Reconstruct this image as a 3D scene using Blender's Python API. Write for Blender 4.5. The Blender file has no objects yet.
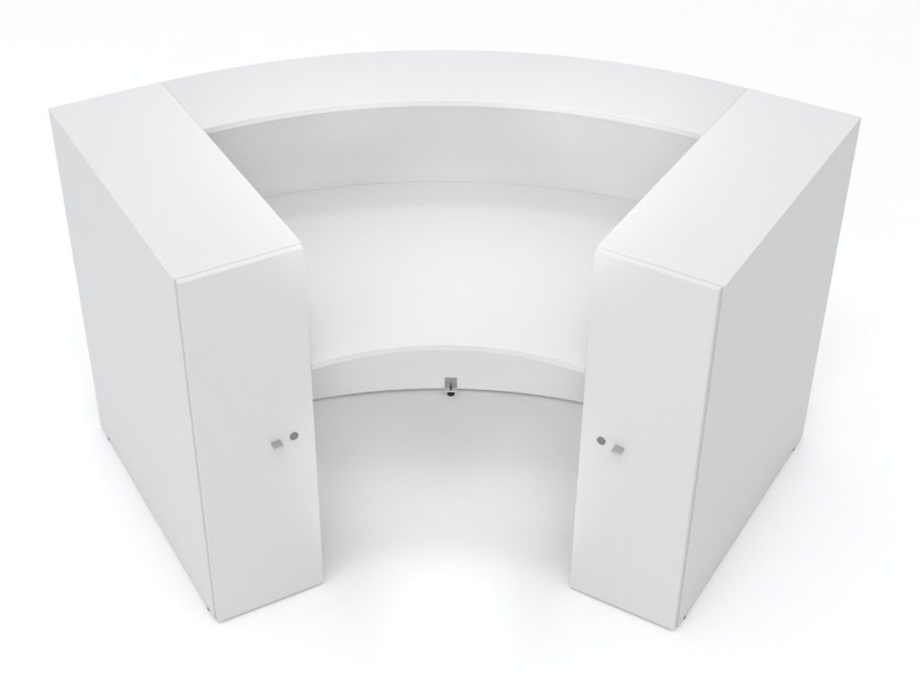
import bpy, bmesh, math
from mathutils import Vector, Matrix

S = bpy.context.scene
COL = S.collection
PI = math.pi

# ------------------------------------------------------------------ sizes (metres)
A = math.radians(30.0)      # half opening of the curved middle piece
H = 1.10                    # height of counter and cabinets
ZF = 0.008                  # floor level
ZB = 0.015                  # underside of the panels
RO, RI = 1.5845, 1.2873     # counter shelf outer / inner radius
RP = 1.5877                 # back of the cabinets
RS = 0.6781                 # front of the cabinet carcass
WP = 0.3151                 # cabinet width
TD, GAP = 0.0192, 0.0015    # door thickness, gap behind it
W1, W2 = 0.0050, 0.3100     # door edges across the cabinet
ZD, RD = 0.7511, 0.668      # desk top height, front radius
RW, RF = 1.4497, 1.4196     # upper / lower panel inner radius


# ------------------------------------------------------------------ materials
def laminate(name, col, rough=0.45, spec=0.25):
    m = bpy.data.materials.new(name); m.use_nodes = True
    nt = m.node_tree; b = nt.nodes['Principled BSDF']
    tc = nt.nodes.new('ShaderNodeTexCoord')
    n = nt.nodes.new('ShaderNodeTexNoise'); n.inputs['Scale'].default_value = 260; n.inputs['Detail'].default_value = 3
    n2 = nt.nodes.new('ShaderNodeTexNoise'); n2.inputs['Scale'].default_value = 2.2; n2.inputs['Detail'].default_value = 2
    nt.links.new(tc.outputs['Object'], n.inputs['Vector']); nt.links.new(tc.outputs['Object'], n2.inputs['Vector'])
    mx = nt.nodes.new('ShaderNodeMixRGB')
    mx.inputs['Color1'].default_value = (*[c * 0.993 for c in col], 1); mx.inputs['Color2'].default_value = (*[c * 1.007 for c in col], 1)
    nt.links.new(n2.outputs['Fac'], mx.inputs['Fac']); nt.links.new(mx.outputs['Color'], b.inputs['Base Color'])
    bp = nt.nodes.new('ShaderNodeBump'); bp.inputs['Strength'].default_value = 0.015; bp.inputs['Distance'].default_value = 0.0005
    nt.links.new(n.outputs['Fac'], bp.inputs['Height']); nt.links.new(bp.outputs['Normal'], b.inputs['Normal'])
    b.inputs['Roughness'].default_value = rough; b.inputs['Specular IOR Level'].default_value = spec
    return m


def metal(name, col, rough):
    m = bpy.data.materials.new(name); m.use_nodes = True
    nt = m.node_tree; b = nt.nodes['Principled BSDF']
    tc = nt.nodes.new('ShaderNodeTexCoord')
    n = nt.nodes.new('ShaderNodeTexNoise'); n.inputs['Scale'].default_value = 400
    nt.links.new(tc.outputs['Object'], n.inputs['Vector'])
    mr = nt.nodes.new('ShaderNodeMapRange'); mr.inputs['To Min'].default_value = rough - 0.03; mr.inputs['To Max'].default_value = rough + 0.03
    nt.links.new(n.outputs['Fac'], mr.inputs['Value']); nt.links.new(mr.outputs['Result'], b.inputs['Roughness'])
    b.inputs['Base Color'].default_value = (*col, 1); b.inputs['Metallic'].default_value = 1.0
    return m


def plastic(name, col, rough):
    m = bpy.data.materials.new(name); m.use_nodes = True
    b = m.node_tree.nodes['Principled BSDF']
    b.inputs['Base Color'].default_value = (*col, 1); b.inputs['Roughness'].default_value = rough
    return m


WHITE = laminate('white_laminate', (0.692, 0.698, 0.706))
SHELF_SHADED = laminate('shaded_shelf_laminate', (0.637, 0.640, 0.647))  # same white laminate, the shelf's duller shading put into its colour
STEEL = metal('satin_steel', (0.56, 0.57, 0.575), 0.35)
GREY = metal('grey_zinc', (0.46, 0.47, 0.475), 0.35)
DARK = metal('dark_steel', (0.23, 0.23, 0.23), 0.3)
PLATE_LIT = plastic('lit_white_plate', (0.80, 0.80, 0.80), 0.5)  # bright reflection on the metal foot plate, put into its colour
BLACK = plastic('black_plastic', (0.006, 0.006, 0.006), 0.6)
FLOOR = laminate('white_floor', (0.94, 0.94, 0.94), 0.9, 0.0)


# ------------------------------------------------------------------ helpers
def link(name, bm, mat, parent=None, smooth=0):
    bmesh.ops.recalc_face_normals(bm, faces=bm.faces)
    me = bpy.data.meshes.new(name); bm.to_mesh(me); bm.free()
    me.materials.append(mat)
    if smooth:
        for p in me.polygons: p.use_smooth = True
        me.set_sharp_from_angle(angle=math.radians(smooth))
    o = bpy.data.objects.new(name, me); COL.objects.link(o)
    if parent: o.parent = parent
    return o


def bevel(bm, w, seg=1, ang=50):
    es = [e for e in bm.edges if len(e.link_faces) == 2 and e.calc_face_angle(0) > math.radians(ang)]
    if es: bmesh.ops.bevel(bm, geom=es, offset=w, segments=seg, affect='EDGES', profile=0.5)


def sweep(sect, a0, a1, n):
    """closed (radius, z) outline swept round the arc centre, angle measured from +Y"""
    bm = bmesh.new(); rows = []
    for i in range(n + 1):
        t = a0 + (a1 - a0) * i / n
        rows.append([bm.verts.new((r * math.sin(t), r * math.cos(t), z)) for r, z in sect])
    k = len(sect)
    for i in range(n):
        for j in range(k):
            bm.faces.new((rows[i][j], rows[i][(j + 1) % k], rows[i + 1][(j + 1) % k], rows[i + 1][j]))
    bm.faces.new(rows[0]); bm.faces.new(rows[-1][::-1])
    bmesh.ops.recalc_face_normals(bm, faces=bm.faces)
    return bm


def ring(r0, r1, z0, z1, da=0.0003, n=64):
    a = A - da
    bm = sweep([(r0, z0), (r1, z0), (r1, z1), (r0, z1)], -a, a, n)
    return bm


def box(bm, x0, x1, y0, y1, z0, z1):
    vs = [bm.verts.new((x, y, z)) for x in (x0, x1) for y in (y0, y1) for z in (z0, z1)]
    for f in ((0, 1, 3, 2), (4, 6, 7, 5), (0, 4, 5, 1), (2, 3, 7, 6), (0, 2, 6, 4), (1, 5, 7, 3)):
        bm.faces.new([vs[i] for i in f])


def disc(bm, cx, cy, r, z0, z1, n=28, r1=None):
    r1 = r if r1 is None else r1
    b = [bm.verts.new((cx + r * math.cos(2*PI*i/n), cy + r * math.sin(2*PI*i/n), z0)) for i in range(n)]
    t = [bm.verts.new((cx + r1 * math.cos(2*PI*i/n), cy + r1 * math.sin(2*PI*i/n), z1)) for i in range(n)]
    bm.faces.new(b[::-1]); bm.faces.new(t)
    for i in range(n): bm.faces.new((b[i], b[(i+1) % n], t[(i+1) % n], t[i]))


# ------------------------------------------------------------------ floor
bm = bmesh.new()
bmesh.ops.create_grid(bm, x_segments=1, y_segments=1, size=30, matrix=Matrix.Translation((0, 0, ZF)))
fl = link('floor', bm, FLOOR, smooth=0); fl['kind'] = 'structure'

# ------------------------------------------------------------------ the desk
desk = bpy.data.objects.new('reception_desk', None); COL.objects.link(desk)
desk['label'] = 'white curved reception desk with raised counter shelf and a tall locked cabinet at each end'
desk['category'] = 'reception desk'

# counter shelf, desk top, the two panels, the outer front
b = ring(RI, RO, H - 0.018, H); bevel(b, 0.0007); link('counter_shelf', b, SHELF_SHADED, desk)
b = ring(RD, RW - 0.0005, ZD - 0.018, ZD); bevel(b, 0.0007); link('desk_top', b, WHITE, desk)
link('upper_panel', ring(RW, RW + 0.018, ZD - 0.10, H - 0.0185), WHITE, desk)
link('modesty_panel', ring(RF, RF + 0.018, ZB, ZD - 0.0185), WHITE, desk)
link('outer_panel', ring(RW + 0.0185, RW + 0.0365, ZB, H - 0.0185), WHITE, desk)

for sg in (-1, 1):
    # local frame of a cabinet: x = outwards across, y = back, z = up, origin on the arc centre
    ur = Vector((sg * math.sin(A), math.cos(A), 0)); uo = Vector((sg * math.cos(A), -math.sin(A), 0))
    M = Matrix((( uo.x, ur.x, 0, 0), (uo.y, ur.y, 0, 0), (0, 0, 1, 0), (0, 0, 0, 1)))

    # carcass: a hollow box of 18 mm board, open behind the door
    bm = bmesh.new(); box(bm, 0, WP, RS, RP, ZB, H)
    bmesh.ops.recalc_face_normals(bm, faces=bm.faces)
    bm.faces.ensure_lookup_table()
    fr = [f for f in bm.faces if f.normal.y < -0.9][0]
    bmesh.ops.inset_region(bm, faces=[fr], thickness=0.018)
    e = bmesh.ops.extrude_discrete_faces(bm, faces=[fr])['faces'][0]
    bmesh.ops.translate(bm, verts=e.verts, vec=(0, 0.88, 0))
    bevel(bm, 0.0006)
    bm.transform(M); link('cabinet', bm, WHITE, desk)

    bm = bmesh.new(); box(bm, W1, W2, RS - GAP - TD, RS - GAP, ZB, H - 0.0005); bevel(bm, 0.0006)
    bm.transform(M); door = link('door', bm, WHITE, desk)
    yd = RS - GAP - TD
    # lock: round cylinder face with a key slot
    bm = bmesh.new(); disc(bm, 0, 0, 0.0115, 0, 0.0016, 36); bevel(bm, 0.0004)
    bm.transform(M @ Matrix.Translation((0.0612, yd, 0.557)) @ Matrix.Rotation(PI / 2, 4, 'X'))
    link('lock', bm, DARK, door)
    # square plate knob
    bm = bmesh.new(); box(bm, 0.0990, 0.1235, yd - 0.0250, yd, 0.5533, 0.5607); bevel(bm, 0.0006)
    bm.transform(M); link('knob', bm, STEEL, door)


# ------------------------------------------------------------------ levelling feet
def foot(M, bracket=True):
    """x across, y away from the board it belongs to (board face at y = 0)"""
    t = bpy.data.objects.new('levelling_foot', None); COL.objects.link(t); t.parent = desk
    if bracket:                                    # angle bracket screwed to the panel, screw stem through its foot plate
        bm = bmesh.new(); box(bm, -0.0192, 0.0192, 0.0, 0.0025, 0.0200, 0.0585); bevel(bm, 0.0003); bm.transform(M); link('bracket', bm, GREY, t)
        bm = bmesh.new(); box(bm, -0.0195, 0.0195, 0.0, 0.0215, 0.0172, 0.0197); bevel(bm, 0.0003); bm.transform(M); link('base_plate', bm, PLATE_LIT, t)
        bm = bmesh.new(); disc(bm, 0, 0.0115, 0.0028, 0.010, 0.0300, 16); bm.transform(M); link('stem', bm, BLACK, t)
        bm = bmesh.new(); disc(bm, 0, 0.0195, 0.0115, ZF, 0.0150, 28, 0.0105); bm.transform(M); link('pad', bm, BLACK, t)
    else:                                          # plain screw foot under the cabinet floor
        bm = bmesh.new(); disc(bm, 0, 0.0085, 0.0040, 0.0105, 0.0150, 16); bm.transform(M); link('stem', bm, BLACK, t)
        bm = bmesh.new(); disc(bm, 0, 0.0, 0.0165, ZF, 0.0135, 28, 0.0158); bm.transform(M); link('pad', bm, BLACK, t)


foot(Matrix.Translation((0.0, RF, 0)) @ Matrix.Rotation(PI, 4, 'Z'))
for sg in (-1, 1):
    ur = Vector((sg * math.sin(A), math.cos(A), 0)); uo = Vector((sg * math.cos(A), -math.sin(A), 0))
    M = Matrix((( uo.x, ur.x, 0, 0), (uo.y, ur.y, 0, 0), (0, 0, 1, 0), (0, 0, 0, 1)))
    for yy in (0.7215, 1.5185):
        foot(M @ Matrix.Translation((0.2992, yy, 0)) @ Matrix.Rotation(PI / 2, 4, 'Z'), False)

# ------------------------------------------------------------------ light: made-up white studio, unseen lamps added for even brightness
w = bpy.data.worlds.new('World'); S.world = w; w.use_nodes = True
nt = w.node_tree; bg = nt.nodes['Background']
bg.inputs['Color'].default_value = (0.99, 0.997, 1.0, 1)
tc = nt.nodes.new('ShaderNodeTexCoord'); sp = nt.nodes.new('ShaderNodeSeparateXYZ')
nt.links.new(tc.outputs['Generated'], sp.inputs[0])


def mth(op, a, b):
    n = nt.nodes.new('ShaderNodeMath'); n.operation = op
    for k, v in enumerate((a, b)):
        if isinstance(v, (int, float)): n.inputs[k].default_value = v
        else: nt.links.new(v, n.inputs[k])
    return n.outputs[0]


def lobe(axis, sign, power, gain):                # studio dome, brighter towards one side
    return mth('MULTIPLY', mth('POWER', mth('MAXIMUM', mth('MULTIPLY', sp.outputs[axis], sign), 0.0), power), gain)


dome = lobe('Z', 1, 1, 0.467)
for args in (('Z', 1, 2, 0.675), ('Z', 1, 4, 0.16), ('X', -1, 1, 0.19), ('Y', -1, 1, 0.51), ('Y', 1, 1, 0.33)):
    dome = mth('ADD', dome, lobe(*args))
nt.links.new(dome, bg.inputs['Strength'])


def lamp(name, loc, aim, size, power):
    l = bpy.data.lights.new(name, 'AREA'); l.shape = 'RECTANGLE'; l.size, l.size_y = size; l.energy = power
    o = bpy.data.objects.new(name, l); COL.objects.link(o); o.location = loc
    o.rotation_euler = (Vector(aim) - Vector(loc)).to_track_quat('-Z', 'Y').to_euler()
    return o


def spot(name, loc, aim, ang, blend, power, rad):
    l = bpy.data.lights.new(name, 'SPOT'); l.energy = power; l.spot_size = math.radians(ang); l.spot_blend = blend; l.shadow_soft_size = rad
    o = bpy.data.objects.new(name, l); COL.objects.link(o); o.location = loc
    o.rotation_euler = (Vector(aim) - Vector(loc)).to_track_quat('-Z', 'Y').to_euler()
    return o


lamp('added_overhead_light', (0, 0.3, 12), (0, 0.3, 0), (1.5, 1.5), 112)
lamp('added_front_light', (0, -3, 8), (0, 0.6, 0), (2.5, 2.5), 96)
lamp('added_front_left_light', (-4, -4.5, 3), (0, 1, 0.4), (2.5, 2), 42)
spot('kneehole_fill_spot', (0, -1.4, 1.3), (0, 1.2, 0.2), 15, 0.9, 12, 0.08)  # added spots with no real source, brighten the space under the desk
spot('kneehole_fill_spot', (0, -0.5, 0.2), (0, 1.4, 0.25), 36, 0.8, 60, 0.05)
spot('kneehole_fill_spot', (0, -3, 3.6), (0, 1.14, 0), 6.0, 0.9, 120, 0.1)
spot('kneehole_fill_spot', (0.9, -3, 3.6), (-0.34, 1.1, 0), 5.6, 0.9, 240, 0.1)
spot('kneehole_fill_spot', (-0.9, -3, 3.6), (0.34, 1.1, 0), 5.6, 0.9, 215, 0.1)
spot('panel_fill_spot', (0, -4, 2.4), (0, 1.45, 1.0), 8.4, 1.0, 330, 0.12)  # unseen spots added to lighten the upper panel below the shelf
spot('panel_fill_spot', (1.2, -4, 2.9), (-0.44, 1.35, 1.0), 6.0, 1.0, 430, 0.12)
spot('panel_fill_spot', (-1.2, -4, 2.9), (0.44, 1.35, 1.0), 6.0, 1.0, 500, 0.12)
spot('panel_fill_spot', (2.4, -3.2, 2.9), (-0.68, 1.25, 1.0), 4.8, 1.0, 150, 0.12)
spot('panel_fill_spot', (-2.4, -3.2, 2.9), (0.68, 1.25, 1.0), 4.8, 1.0, 170, 0.12)
spot('desk_fill_spot', (0, -1.5, 5.6), (0, 1.38, 0.75), 10, 0.8, 270, 0.6)  # steep spots added to lift the back of the desk top
spot('desk_fill_spot', (1.0, -1.5, 5.6), (-0.45, 1.27, 0.75), 9, 0.9, 300, 0.6)
spot('desk_fill_spot', (-1.0, -1.5, 5.6), (0.45, 1.27, 0.75), 9, 0.9, 280, 0.6)

# ------------------------------------------------------------------ camera
cam = bpy.data.cameras.new('camera'); co = bpy.data.objects.new('camera', cam); COL.objects.link(co)
r = Vector((0.9997, 0.0254, -0.0016)); f = Vector((-0.0213, 0.8011, -0.5982)).normalized()
r = (r - f * r.dot(f)).normalized(); u = r.cross(f)
co.matrix_world = Matrix(((r.x, u.x, -f.x, 0.0340), (r.y, u.y, -f.y, -2.4192), (r.z, u.z, -f.z, 3.0678), (0, 0, 0, 1)))
cam.sensor_fit = 'HORIZONTAL'; cam.sensor_width = 36; cam.lens = 1559.6774 / 920 * 36
cam.shift_x = 30.82 / 920; cam.shift_y = -2.835 / 920
cam.clip_end = 200
S.camera = co

S.view_settings.view_transform = 'Standard'; S.view_settings.look = 'None'
S.view_settings.exposure = 0; S.view_settings.gamma = 1
S.cycles.max_bounces = 10; S.cycles.diffuse_bounces = 8
